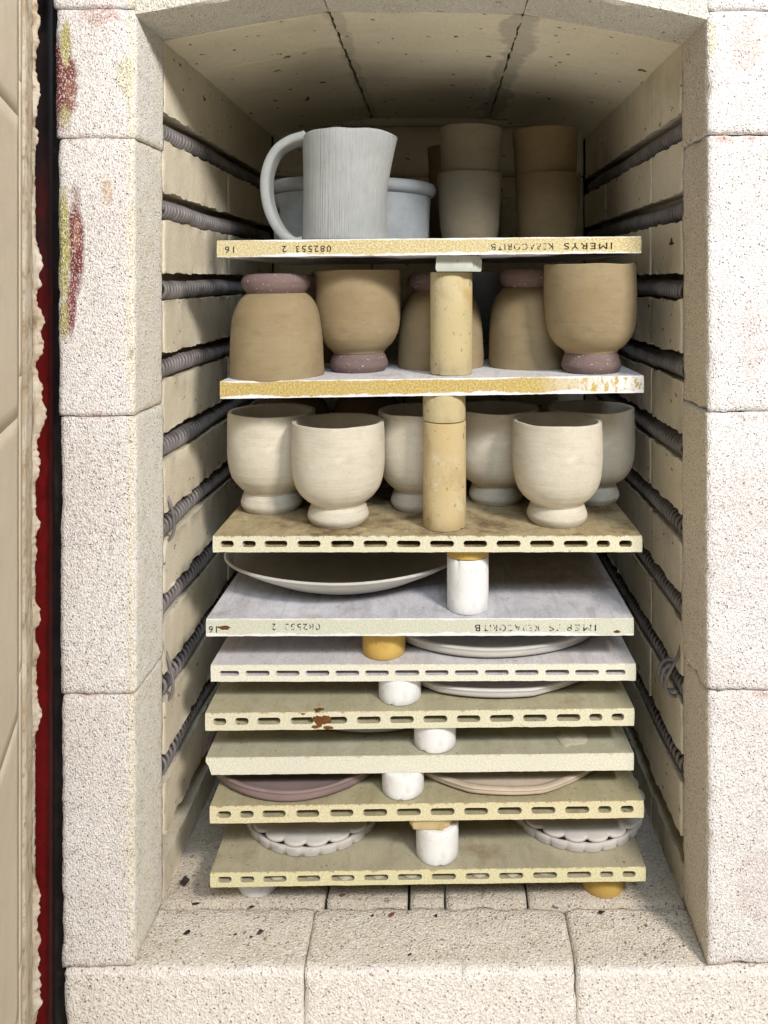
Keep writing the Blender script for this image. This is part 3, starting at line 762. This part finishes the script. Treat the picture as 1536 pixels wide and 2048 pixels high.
post(757.5, 842, S6, S5, P_WHITE, 'short white post on the shelf with the rust brown burn mark', vb=1413.5, seed=7)
post(828, 912, S7, S6, P_WHITE, 'short white post on the thick solid cream shelf', vb=1509, seed=8)
post(764, 848, S8, S7, P_WHITE, 'short white post between the mauve plate and the beige plate', vb=1603.5, seed=9)
zc = bot_z(S8, -.002) - .0125
X8, Y8, a8, b8 = post(832, 917, S9, None, P_WHITE, 'white post with a broken tan tile on its chipped top', z1=zc, vb=1734.5, seed=10)
post(477, 561, None, S9, P_WHITE, 'white foot post under the left end of the lowest shelf', z0=ZF + .001, Yc=.762, seed=11)
post(1160, 1247, None, S9, P_YELL, 'yellow foot post under the right end of the lowest shelf', z0=ZF + .001, Yc=.762, seed=12)
# shims
def shim(poly, z0, z1, loc, mat, label, seed, rough=.0012, sub=6, taper=0):
    V = []; n = len(poly); P = []
    for i in range(n):
        a = Vector(poly[i]); b = Vector(poly[(i + 1) % n])
        for k in range(6): P.append(a.lerp(b, k / 6))
    m = len(P); Fc = []; c = sum((p for p in P), Vector((0, 0))) / m
    for j in range(sub + 1):
        z = z0 + (z1 - z0) * j / sub
        for i, p in enumerate(P):
            e = nz((p.x, p.y, z), 160, seed) * rough + nz((p.x, p.y, z), 480, seed + 1) * rough * .5
            k = .965 if j in (0, sub) else 1
            q = c + (p - c) * k * (1 + taper * (j / sub - .5)); d = (p - c).normalized() * e
            V.append((q.x + d.x, q.y + d.y, z))
    for j in range(sub):
        for i in range(m):
            i2 = (i + 1) % m; Fc.append((j * m + i, j * m + i2, (j + 1) * m + i2, (j + 1) * m + i))
    Fc.append(list(range(m))[::-1]); Fc.append([sub * m + i for i in range(m)])
    o = mk('tile_shim', V, Fc, mat, None, False, origin=None); autosmooth(o, 50); o.location = loc
    tag(o, label, 'shim', 'broken tile shims'); return o
zs1 = bot_z(S1, .02) - .0003
q = at(918, 526, .757)
shim([(-.0225, 0), (.012, 0), (.0225, .009), (.021, .035), (-.021, .036)], -.0156, 0, (q.x, .7545, zs1), P_GREYT, 'grey green broken tile chip between the topmost shelf and the ochre post', 3, .0011)
q = at(865, 1660, .731)
shim([(-.0225, .002), (-.019, -.004), (.010, -.005), (.0165, .000), (.0225, .010), (.018, .032), (-.018, .034)], .0003, .0120, (q.x, .7365, b8 + .0002), P_TAN, 'tan broken tile wedge lying on the lowest white post', 5, .0010, taper=.10)

# ------------------------------------------------------------------ footed cups
def foot_prof(R0, h, mode):
    pass
def cup(u, Yc, rpx, s, h, mat, fmat, label, group, inverted=False, foot_r=.62, seed=0, tilt=0.0, z=None):
    X = (u - U0) * Yc / F; r = rpx * Yc / F; zb = z if z is not None else top_z(s, X)
    t = .0036
    e = thing('footed_cup', label, 'cup', (X, Yc, zb), group)
    if s is not None: e.rotation_euler = (0, -s['roll'] + tilt, 0)
    fh = .185 * h; fr = foot_r * r
    if not inverted:
        foot = smooth_prof([(0, .0), (fr * .80, .0), (fr * .93, .0012), (fr * 1.03, fh * .35), (fr * .985, fh * .66), (fr * .92, fh * .90), (fr * .885, fh * 1.02)], 6) + [(fr * .7, fh * 1.05), (0, fh * 1.05)]
        out = smooth_prof([(fr * .55, fh * .99), (fr * .875, fh * 1.0), (fr * .95, fh * 1.12), (r * .76, fh * 1.42), (r * .89, h * .345), (r * .965, h * .46), (r * .995, h * .60), (r * 1.0, h * .78), (r * .985, h - t * .5), (r * .968, h)], 6)
        inn = smooth_prof([(r * .95, h - .0004), (r - t * 1.5, h - .004), (r - t * 1.4, h * .6), (r * .86, h * .42), (r * .6, h * .30), (0, h * .27)], 5)
    else:  # standing on its rim, foot upward
        foot = [(0, h - fh * 1.1)] + smooth_prof([(fr * .84, h - fh * 1.12), (fr * .90, h - fh * .98), (fr * 1.0, h - fh * .72), (fr * 1.04, h - fh * .4), (fr * .98, h - .0022), (fr * .86, h), (fr * .7, h)], 6) + [(fr * .66, h - .003), (0, h - .003)]
        out = smooth_prof([(r * .975, 0), (r, .001), (r * 1.0, h * .12), (r * .985, h * .3), (r * .955, h * .48), (r * .90, h * .62), (r * .80, h * .73), (r * .66, h * .80), (fr * .86, h - fh * 1.03), (fr * .5, h - fh * 1.0)], 6)
        inn = None
    def put(name, prof, m, sd):
        ov = .006 + .006 * random.random(); oa = random.random() * 3
        def fn(rr, zz, an):
            if rr > r * .45:
                rr *= 1 + ov * math.cos(2 * (an - oa)) * (zz / h if not inverted else 1 - zz / h) * .8
                rr += .00022 * nz((math.cos(an) * .5, math.sin(an) * .5, zz * 330), 1.0, sd) + .00035 * nz((math.cos(an) * 2, math.sin(an) * 2, zz * 60), 1.0, sd + 4)
            if not inverted and zz > h * .93: zz += .0011 * nz((math.cos(an) * 1.2, math.sin(an) * 1.2, 0), 1.3, sd)
            return rr, zz
        V, Fc = lathe(prof, (0, 0, 0), 128, .0004, sd, fn)
        me = bpy.data.meshes.new(name); me.from_pydata([tuple(v) for v in V], [], Fc)
        bm = bmesh.new(); bm.from_mesh(me); bmesh.ops.recalc_face_normals(bm, faces=bm.faces); bm.to_mesh(me); bm.free()
        me.materials.append(m); o = bpy.data.objects.new(name, me); col.objects.link(o); o.parent = e; autosmooth(o, 60); return o
    if inverted: inn = smooth_prof([(r - t, 0), (r - t, h * .12), (r * .9, h * .5), (r * .7, h * .70), (0, h * .76)], 4); prof = out + []; body = inn[::-1] + out
    else: body = out + inn
    put('body', body, mat, seed); put('foot', foot, fmat, seed + 1)
    return e
G2 = 'tan footed cups with mauve feet on the second shelf'
G3 = 'cream footed cups on the stained hollow shelf'
cup(555, .7905, 92, S2, .1040, TAN, MAUVE, 'upside down tan cup with mauve foot ring at the far left of the second shelf', G2, True, .705, 1)
cup(718, .8200, 85.5, S2, .1060, TAN, MAUVE, 'upright tan cup on a speckled mauve foot, left of the tall ochre post', G2, False, .655, 2)
cup(882, .8530, 86, S2, .1030, TAN, MAUVE, 'upside down tan cup half hidden behind the tall ochre post', G2, True, .72, 3)
cup(1064, .8450, 86, S2, .1055, TAN, MAUVE, 'upside down tan cup with dark speckled foot ring, half behind the rightmost upright cup', G2, True, .70, 4)
cup(1182, .7830, 91, S2, .1085, TAN, MAUVE, 'upright tan cup on a smooth mauve foot at the right end of the second shelf', G2, False, .63, 5)
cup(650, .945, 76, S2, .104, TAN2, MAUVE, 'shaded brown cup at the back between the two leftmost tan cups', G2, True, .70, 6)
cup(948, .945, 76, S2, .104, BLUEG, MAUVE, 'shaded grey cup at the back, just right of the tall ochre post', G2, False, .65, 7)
cup(544, .829, 87.5, S3, .1040, CREAM, CREAM, 'cream footed cup at the far left, behind the front left cream cup', G3, False, .68, 11)
cup(677, .7825, 92.5, S3, .1015, CREAM, CREAM, 'large cream footed cup at the front left of the stained shelf', G3, False, .64, 12)
cup(838, .832, 83, S3, .1040, CREAM, CREAM, 'cream footed cup half hidden behind the smeared ochre post', G3, False, .66, 13)
cup(992, .857, 86, S3, .1025, CREAM, CREAM, 'cream footed cup just right of the smeared ochre post, in half shade', G3, False, .615, 14)
cup(1114, .7825, 90, S3, .1025, CREAM, CREAM, 'large cream footed cup with throwing rings at the front right of the stained shelf', G3, False, .645, 15)
cup(1182, .858, 86, S3, .1030, CREAM, CREAM, 'shaded bluish cream cup at the far right, behind the front right cream cup', G3, False, .62, 16)
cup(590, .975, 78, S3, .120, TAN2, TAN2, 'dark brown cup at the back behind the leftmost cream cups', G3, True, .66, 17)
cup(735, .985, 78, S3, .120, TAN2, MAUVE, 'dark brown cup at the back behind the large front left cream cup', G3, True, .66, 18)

# ------------------------------------------------------------------ top shelf: tumblers, jug, pot
def tumbler(u, Yc, rpx, z, h, mat, label, seed, tilt=0.0):
    X = (u - U0) * Yc / F; r = rpx * Yc / F; t = .0035
    prof = smooth_prof([(0, 0), (r * .62, 0), (r * .74, .0015), (r * .83, h * .10), (r * .90, h * .25), (r * .935, h * .42), (r * .972, h * .75), (r, h - .002), (r * .975, h)], 6) + \
        smooth_prof([(r - t, h - .002), (r - t * 1.3, h * .6), (r * .82, h * .2), (r * .5, h * .08), (0, h * .07)], 5)
    V, Fc = lathe(prof, (0, 0, 0), 96, .0006, seed)
    o = mk('tumbler', V, Fc, mat); autosmooth(o, 60); o.location = (X, Yc, z); o.rotation_euler = (0, tilt, 0)
    tag(o, label, 'tumbler', 'tumblers stacked in pairs on the topmost shelf'); return o
z1 = top_z(S1, .04)
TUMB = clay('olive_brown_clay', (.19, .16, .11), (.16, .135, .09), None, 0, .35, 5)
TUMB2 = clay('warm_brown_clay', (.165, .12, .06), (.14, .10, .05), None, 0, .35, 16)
tumbler(939, .945, 64.5, z1, .0885, TUMB, 'lower tumbler of the stack right of the jug', 21)
tumbler(940, .945, 62.5, z1 + .0555, .0885, TUMB, 'upper tumbler of the stack right of the jug', 22, R(.8))
tumbler(1095, .96, 65, z1 + .001, .0885, TUMB2, 'lower tumbler of the rightmost stack', 23)
tumbler(1093, .96, 65, z1 + .0555, .0885, TUMB2, 'upper tumbler of the rightmost stack', 24, R(-1.2))
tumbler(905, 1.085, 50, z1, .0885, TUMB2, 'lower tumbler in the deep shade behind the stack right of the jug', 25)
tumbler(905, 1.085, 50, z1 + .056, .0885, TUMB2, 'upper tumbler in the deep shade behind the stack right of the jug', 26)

jy = .800; jc = at(690.5, 478, jy); jz = top_z(S1, jc.x)
jug = thing('jug', 'pale grey clay jug with combed vertical lines and a big loop handle', 'jug', (jc.x, jy, jz))
jh = .1120; jr = 83.5 * jy / F
def jfn(rr, zz, a):
    t = zz / jh
    k = max(0, (t - .42) / .58)
    lobe = max(0, math.cos(a)) ** 3
    rr *= 1 + .27 * k ** 1.3 * lobe - .012 * math.sin(math.pi * min(1, t)) 
    rr *= 1 + .02 * max(0, .12 - t) / .12
    if t > .97: zz += .0010 * nz((math.cos(a) * 2, math.sin(a) * 2, 0), 1.2, 5); zz -= .0028 * max(0, math.cos(a)) ** 4 + .0008 * math.sin(3 * a) + .0030 * max(0, -math.cos(a)) ** 2
    return rr, zz
prof = [(0, 0)] + [(jr * .97, 0), (jr, .0012)] + [(jr, jh * k / 26) for k in range(1, 26)] + [(jr - .0003, jh - .0018), (jr - .0016, jh - .0002), (jr - .0034, jh), (jr - .0046, jh - .0015), (jr - .005, jh * .8), (jr - .005, jh * .5), (jr - .006, .01), (0, .008)]
V, Fc = lathe(prof, (0, 0, 0), 180, .0007, 31, jfn)
o = mk('body', [v + jug.location for v in V], Fc, JUG, jug); autosmooth(o, 60)
hp = [(614, 276), (600, 279), (580, 286), (558, 301), (542, 328), (534, 366), (537, 405), (549, 440), (567, 468), (592, 484), (612, 483)]
HP = [at(u, v, jy) for u, v in hp]; dense = []
Q = [HP[0]] + HP + [HP[-1]]
for i in range(1, len(Q) - 2):
    for k in range(7):
        t = k / 7; a, b, c, d = Q[i - 1], Q[i], Q[i + 1], Q[i + 2]
        dense.append(.5 * (2 * b + (c - a) * t + (2 * a - 5 * b + 4 * c - d) * t * t + (3 * b - a - 3 * c + d) * t ** 3))
V = []; Fc = []; n = len(dense); ms = 14
for i, p in enumerate(dense):
    tg = (dense[min(i + 1, n - 1)] - dense[max(i - 1, 0)]).normalized(); nrm = Vector((-tg.z, 0, tg.x)); f = i / n
    wd = .0165 * (1.1 - .25 * math.sin(math.pi * f)); th = .0058 if 0.04 < f < .96 else .0065
    for k in range(ms):
        a = 2 * math.pi * k / ms; ca, sa = math.cos(a), math.sin(a)
        ex = math.copysign(abs(ca) ** .4, ca); ey = math.copysign(abs(sa) ** .45, sa)
        V.append(p + nrm * (th * ey * (1 - .12 * abs(ex)) * (1 - .22 * (1 - abs(ex)))) + Vector((0, wd * ex, 0)) + nrm * (.0006 * nz(p, 40, k % 3)))
for i in range(n - 1):
    for k in range(ms):
        j = (k + 1) % ms; Fc.append((i * ms + k, i * ms + j, (i + 1) * ms + j, (i + 1) * ms + k))
Fc.append(list(range(ms))); Fc.append([(n - 1) * ms + k for k in range(ms)])
zmin = jz + .0004
V = [Vector((v.x, v.y, max(v.z, zmin))) for v in V]
mk('handle', V, Fc, JUGH, jug, True)

pc = at(705, 480, .945); pz = top_z(S1, pc.x)
pot = thing('casserole_pot', 'wide grey clay pot with a thick coiled rim, behind the jug', 'pot', (pc.x, .945, pz))
r = 157 * .945 / F; hh = .0610
prof = smooth_prof([(0, 0), (r * .90, 0), (r * .955, .002), (r * .975, hh * .3), (r * .99, hh * .7), (r, hh)], 5) + [(r - .006, hh), (r - .008, .01), (0, .008)]
V, Fc = lathe(prof, (0, 0, 0), 120, .0008, 41); o = mk('body', [v + pot.location for v in V], Fc, BLUEG, pot); autosmooth(o, 60)
prof = [(r - .010, hh + .0005), (r + .001, hh + .0003), (r + .0055, hh + .004), (r + .0062, hh + .009), (r + .003, hh + .0145), (r - .002, hh + .016), (r - .008, hh + .014), (r - .0105, hh + .008), (r - .010, hh + .0005)]
def rfn(rr, zz, a):
    g = abs(math.sin(a * 17 + .6 * math.sin(3 * a)))
    d = max(0, .10 - g) / .10
    return rr - .0012 * d * (1 if rr > r - .003 else 0), zz + .0012 * math.sin(2 * a + 1) - .0008 * d * (zz > hh + .008)
V, Fc = lathe(prof, (0, 0, 0), 300, .0012, 42, rfn); mk('rim', [v + pot.location for v in V], Fc, BLUEG, pot, True)
lug = [Vector((-r * .93 + .000, -.030, .058)), Vector((-r * .98, -.044, .052)), Vector((-r * .93, -.054, .044)), Vector((-r * .84, -.055, .038))]
V, Fc = tube(lug, .0055, 10); mk('lug_handle', [v + pot.location for v in V], Fc, TUMB, pot, True)

# ------------------------------------------------------------------ plates and bowls
def plate(X, Yc, s, a, b, h, mat, label, name='plate', lip=.005, base=.86, seed=0, sides=0, wob=.0015, z=None, rot=0, group='plates on the lower shelves', deep=None, flare=1.0):
    zb = z if z is not None else top_z(s, X)
    def fn(rr, zz, an):
        q = 1 + wob / .12 * nz((math.cos(an) * 1.4, math.sin(an) * 1.4, seed), 1.0, seed) * 2
        if sides:
            k = 2 * math.pi / sides; m = ((an + rot) % k) - k / 2; c = math.cos(k / 2) / math.cos(m); q *= .62 + .38 * c
        zz2 = zz + .0012 * nz((math.cos(an), math.sin(an), 3), 1.5, seed) * (zz > h * .5)
        return rr * q, zz2
    if deep:
        prof = smooth_prof([(0, 0), (a * base * .8, 0), (a * base, .0005), (a * (base + .12), h * .16), (a * (base + .27), h * .48), (a * .985, h * .88), (a, h - .0012), (a * .992, h)], 6) + \
            smooth_prof([(a * .97, h - .0012), (a * .9, h * .68), (a * .7, h * .33), (a * .4, h * .16), (0, h * .14)], 5)
    else:
        prof = smooth_prof([(0, 0), (a * base * .9, 0), (a * base, .0003), (a * (base + (1 - base) * .7), h * .30), (a * .99, h * .72), (a, h * .9), (a * .992, h)], 5) + \
            smooth_prof([(a - lip, h * .96), (a - lip * 1.6, h * .75), (a * .88, h * .50), (a * .5, h * .42), (0, h * .42)], 5)
    V, Fc = lathe(prof, (0, 0, 0), 144, .0001, seed, fn, b / a)
    o = mk(name, V, Fc, mat); autosmooth(o, 60); o.location = (X, Yc, zb + .0003)
    if s: o.rotation_euler = (0, -s['roll'], 0)
    tag(o, label, 'bowl' if deep else 'plate', None if deep else group); return o
plate(-.1010, .848, S4, .131, .102, .0310, GREY, 'wide shallow grey bowl on the white washed shelf', 'shallow_bowl', seed=2, base=.52, deep=True, wob=.001)
plate(.0580, .8835, S5, .138, .138, .0125, GREY, 'large round grey plate right of the short yellow post', seed=3, base=.93, wob=.002)
plate(.0600, .8775, S6, .138, .130, .0115, WPLATE, 'pale plate with straight cut edges, right of the white post on the burn marked shelf', seed=4, base=.92, sides=9, rot=.62, wob=.001)
plate(-.0690, .890, S7, .124, .124, .0105, GREY, 'grey plate barely showing above the thick solid cream shelf', seed=5, base=.92)
plate(-.1440, .8265, S8, .099, .101, .0115, PINKM, 'mauve round plate at the left of the second lowest shelf', seed=6, base=.95, wob=.001, lip=.004)
plate(.0680, .860, S8, .128, .128, .0085, BEIGE, 'beige plate with uneven angled rim at the right of the second lowest shelf', seed=7, base=.95, sides=11, rot=.15, wob=.001, lip=.006)
plate(.0270, .858, S9, .066, .066, .0120, WPLATE, 'small white plate behind the lowest white post', seed=8, base=.8)
def scallop(X, Yc, zb, r, h, lobes, amp, mat, label, seed, top, ph=0, tiltx=0):
    def fn(rr, zz, an):
        if rr > r * .80:
            q = amp * (abs(math.cos((an + ph) * lobes / 2)) ** (.5 if top else .26) - 1)
            rr += q * min(1, (rr - r * .8) / (r * .12))
        return rr, zz
    if top:
        prof = [(0, 0), (r * .80, 0), (r * .975, 0), (r * .993, h * .15), (r, h * .5), (r * .996, h * .85), (r * .982, h), (r * .80, h * 1.01), (0, h * 1.01)]
    else:
        prof = [(0, 0), (r * .80, 0), (r * .975, 0), (r * .987, h * .06), (r * .995, h * .5), (r, h * .94), (r * .993, h), (r * .962, h), (r * .952, h * .92), (r * .92, h * .35), (r * .80, h * .25), (0, h * .25)]
    V, Fc = lathe(prof, (0, 0, 0), 360, .0002, seed, fn)
    o = mk('scalloped_dish', V, Fc, mat); autosmooth(o, 50); o.location = (X, Yc, zb); o.rotation_euler = (tiltx, 0, 0)
    tag(o, label, 'dish', 'scalloped dishes stacked in pairs'); return o
for (u, v, lab, sd) in ((612, 1713.5, 'left', 1), (1170, 1704.5, 'right', 2)):
    z = top_z(S9, (u - U0) * .745 / F); Yf = z * F / (V0 - v); r = .0725; X = (u - U0) * (Yf + .01) / F; Yf -= r * .03
    scallop(X, Yf + r, z + .0003, r, .0086, 26, .0024, BISQ, 'lower scalloped dish of the %s pair on the lowest shelf' % lab, sd, False, .03)
    scallop(X + .001, Yf + r + .0010, z + .0089, r * 1.005, .0042, 19, .0065, BISQ, 'upper scalloped dish of the %s pair on the lowest shelf, turned face down' % lab, sd + 5, True, .09)

# ------------------------------------------------------------------ loose chips on the hearth and sill
def chipf(u, v, size, label, mat, h=.35, seed=0, asp=1.0, tall=False):
    Y = ZF * F / (V0 - v)
    p = at(u, v, Y); rnd = random.Random(seed); bm = bmesh.new()
    for _ in range(14):
        d = Vector((rnd.gauss(0, 1), rnd.gauss(0, 1), rnd.gauss(0, 1))).normalized()
        bm.verts.new((d.x * size * asp, d.y * size * (.35 if tall else .8), (d.z * (h if not tall else 1.9) + (h if not tall else 1.9)) * size * .5))
    bmesh.ops.convex_hull(bm, input=bm.verts); bmesh.ops.delete(bm, geom=[v_ for v_ in bm.verts if not v_.link_faces], context='VERTS')
    me = bpy.data.meshes.new('debris_chip'); bm.to_mesh(me); bm.free(); me.materials.append(mat)
    o = bpy.data.objects.new('debris_chip', me); col.objects.link(o); o.location = (p.x, p.y, ZF + .0010); o.rotation_euler = (0, 0, rnd.random() * .8)
    tag(o, label, 'chip', 'loose chips on the kiln floor')
chipf(368, 1776, .0060, 'largest black chip, standing up against the foot of the left kiln wall', CHIP, seed=1, asp=1.0, tall=True)
chipf(392, 1809, .0032, 'oval black chip on the joint near the left jamb', CHIP, seed=2, asp=1.3)
chipf(373, 1868, .0036, 'slanted black chip on the sill nearest the left jamb', CHIP, seed=3, asp=1.0)
chipf(519, 1867, .0040, 'chunky black chip with crumbs on the left sill brick', CHIP, seed=4)
chipf(504, 1816, .0022, 'small black chip in front of the white foot post', CHIP, seed=5, asp=1.4)
chipf(471, 1871, .0016, 'tiny black crumb midway between the two black chips on the left sill brick', CHIP, seed=6)
chipf(783, 1832, .0026, 'reddish brown chip on the middle sill brick', RCHIP, seed=7, asp=1.3)
chipf(745, 1834, .0018, 'dark crumb left of the reddish brown chip', CHIP, seed=8)
chipf(873, 1834, .0022, 'black chip right of the reddish brown chip', CHIP, seed=9)
chipf(1204, 1827, .0032, 'black chip in front of the yellow foot post', CHIP, seed=10, asp=1.3)
chipf(685, 1793, .0026, 'brown chip on the hearth right of the wide dark joint', RCHIP, seed=11, asp=1.3)
chipf(820, 1912, .0018, 'dark crumb in the middle of the middle sill brick', CHIP, seed=12)
chipf(502, 1876, .0014, 'tiny crumb touching the chunky black chip', CHIP, seed=13)
chipf(1118, 1812, .0042, 'pale pink tile crumb on the joint left of the yellow foot post', BISQ, seed=14, asp=1.4)

# brick dust and grit lying on the hearth and the sill
rnd = random.Random(99); V = []; Fc = []
for _ in range(900):
    y = rnd.choice((rnd.uniform(.675, .735), rnd.uniform(.735, .80), rnd.uniform(.735, 1.1)))
    x = rnd.uniform(XL + .004, XR - .004)
    if rnd.random() < .35: x = rnd.choice((XL + .004 + abs(rnd.gauss(0, .02)), XR - .004 - abs(rnd.gauss(0, .02))))
    r = rnd.uniform(.0003, .0010) * (1 + (rnd.random() < .06)); b = len(V)
    for d in ((1, 0, 0), (0, 1, 0), (-1, 0, 0), (0, -1, 0), (0, 0, 1), (0, 0, -.6)):
        V.append((x + d[0] * r * rnd.uniform(.6, 1.3), y + d[1] * r * rnd.uniform(.6, 1.3), ZF + .0012 + d[2] * r * .8))
    for k in range(4): Fc += [(b + k, b + (k + 1) % 4, b + 4), (b + (k + 1) % 4, b + k, b + 5)]
GRIT = metal('brick_grit', (.16, .11, .07), (.42, .33, .22), .95)
o = mk('brick_grit', V, Fc, GRIT); o['kind'] = 'stuff'
tag(o, 'fine brown grit scattered over the hearth and sill bricks', 'grit')
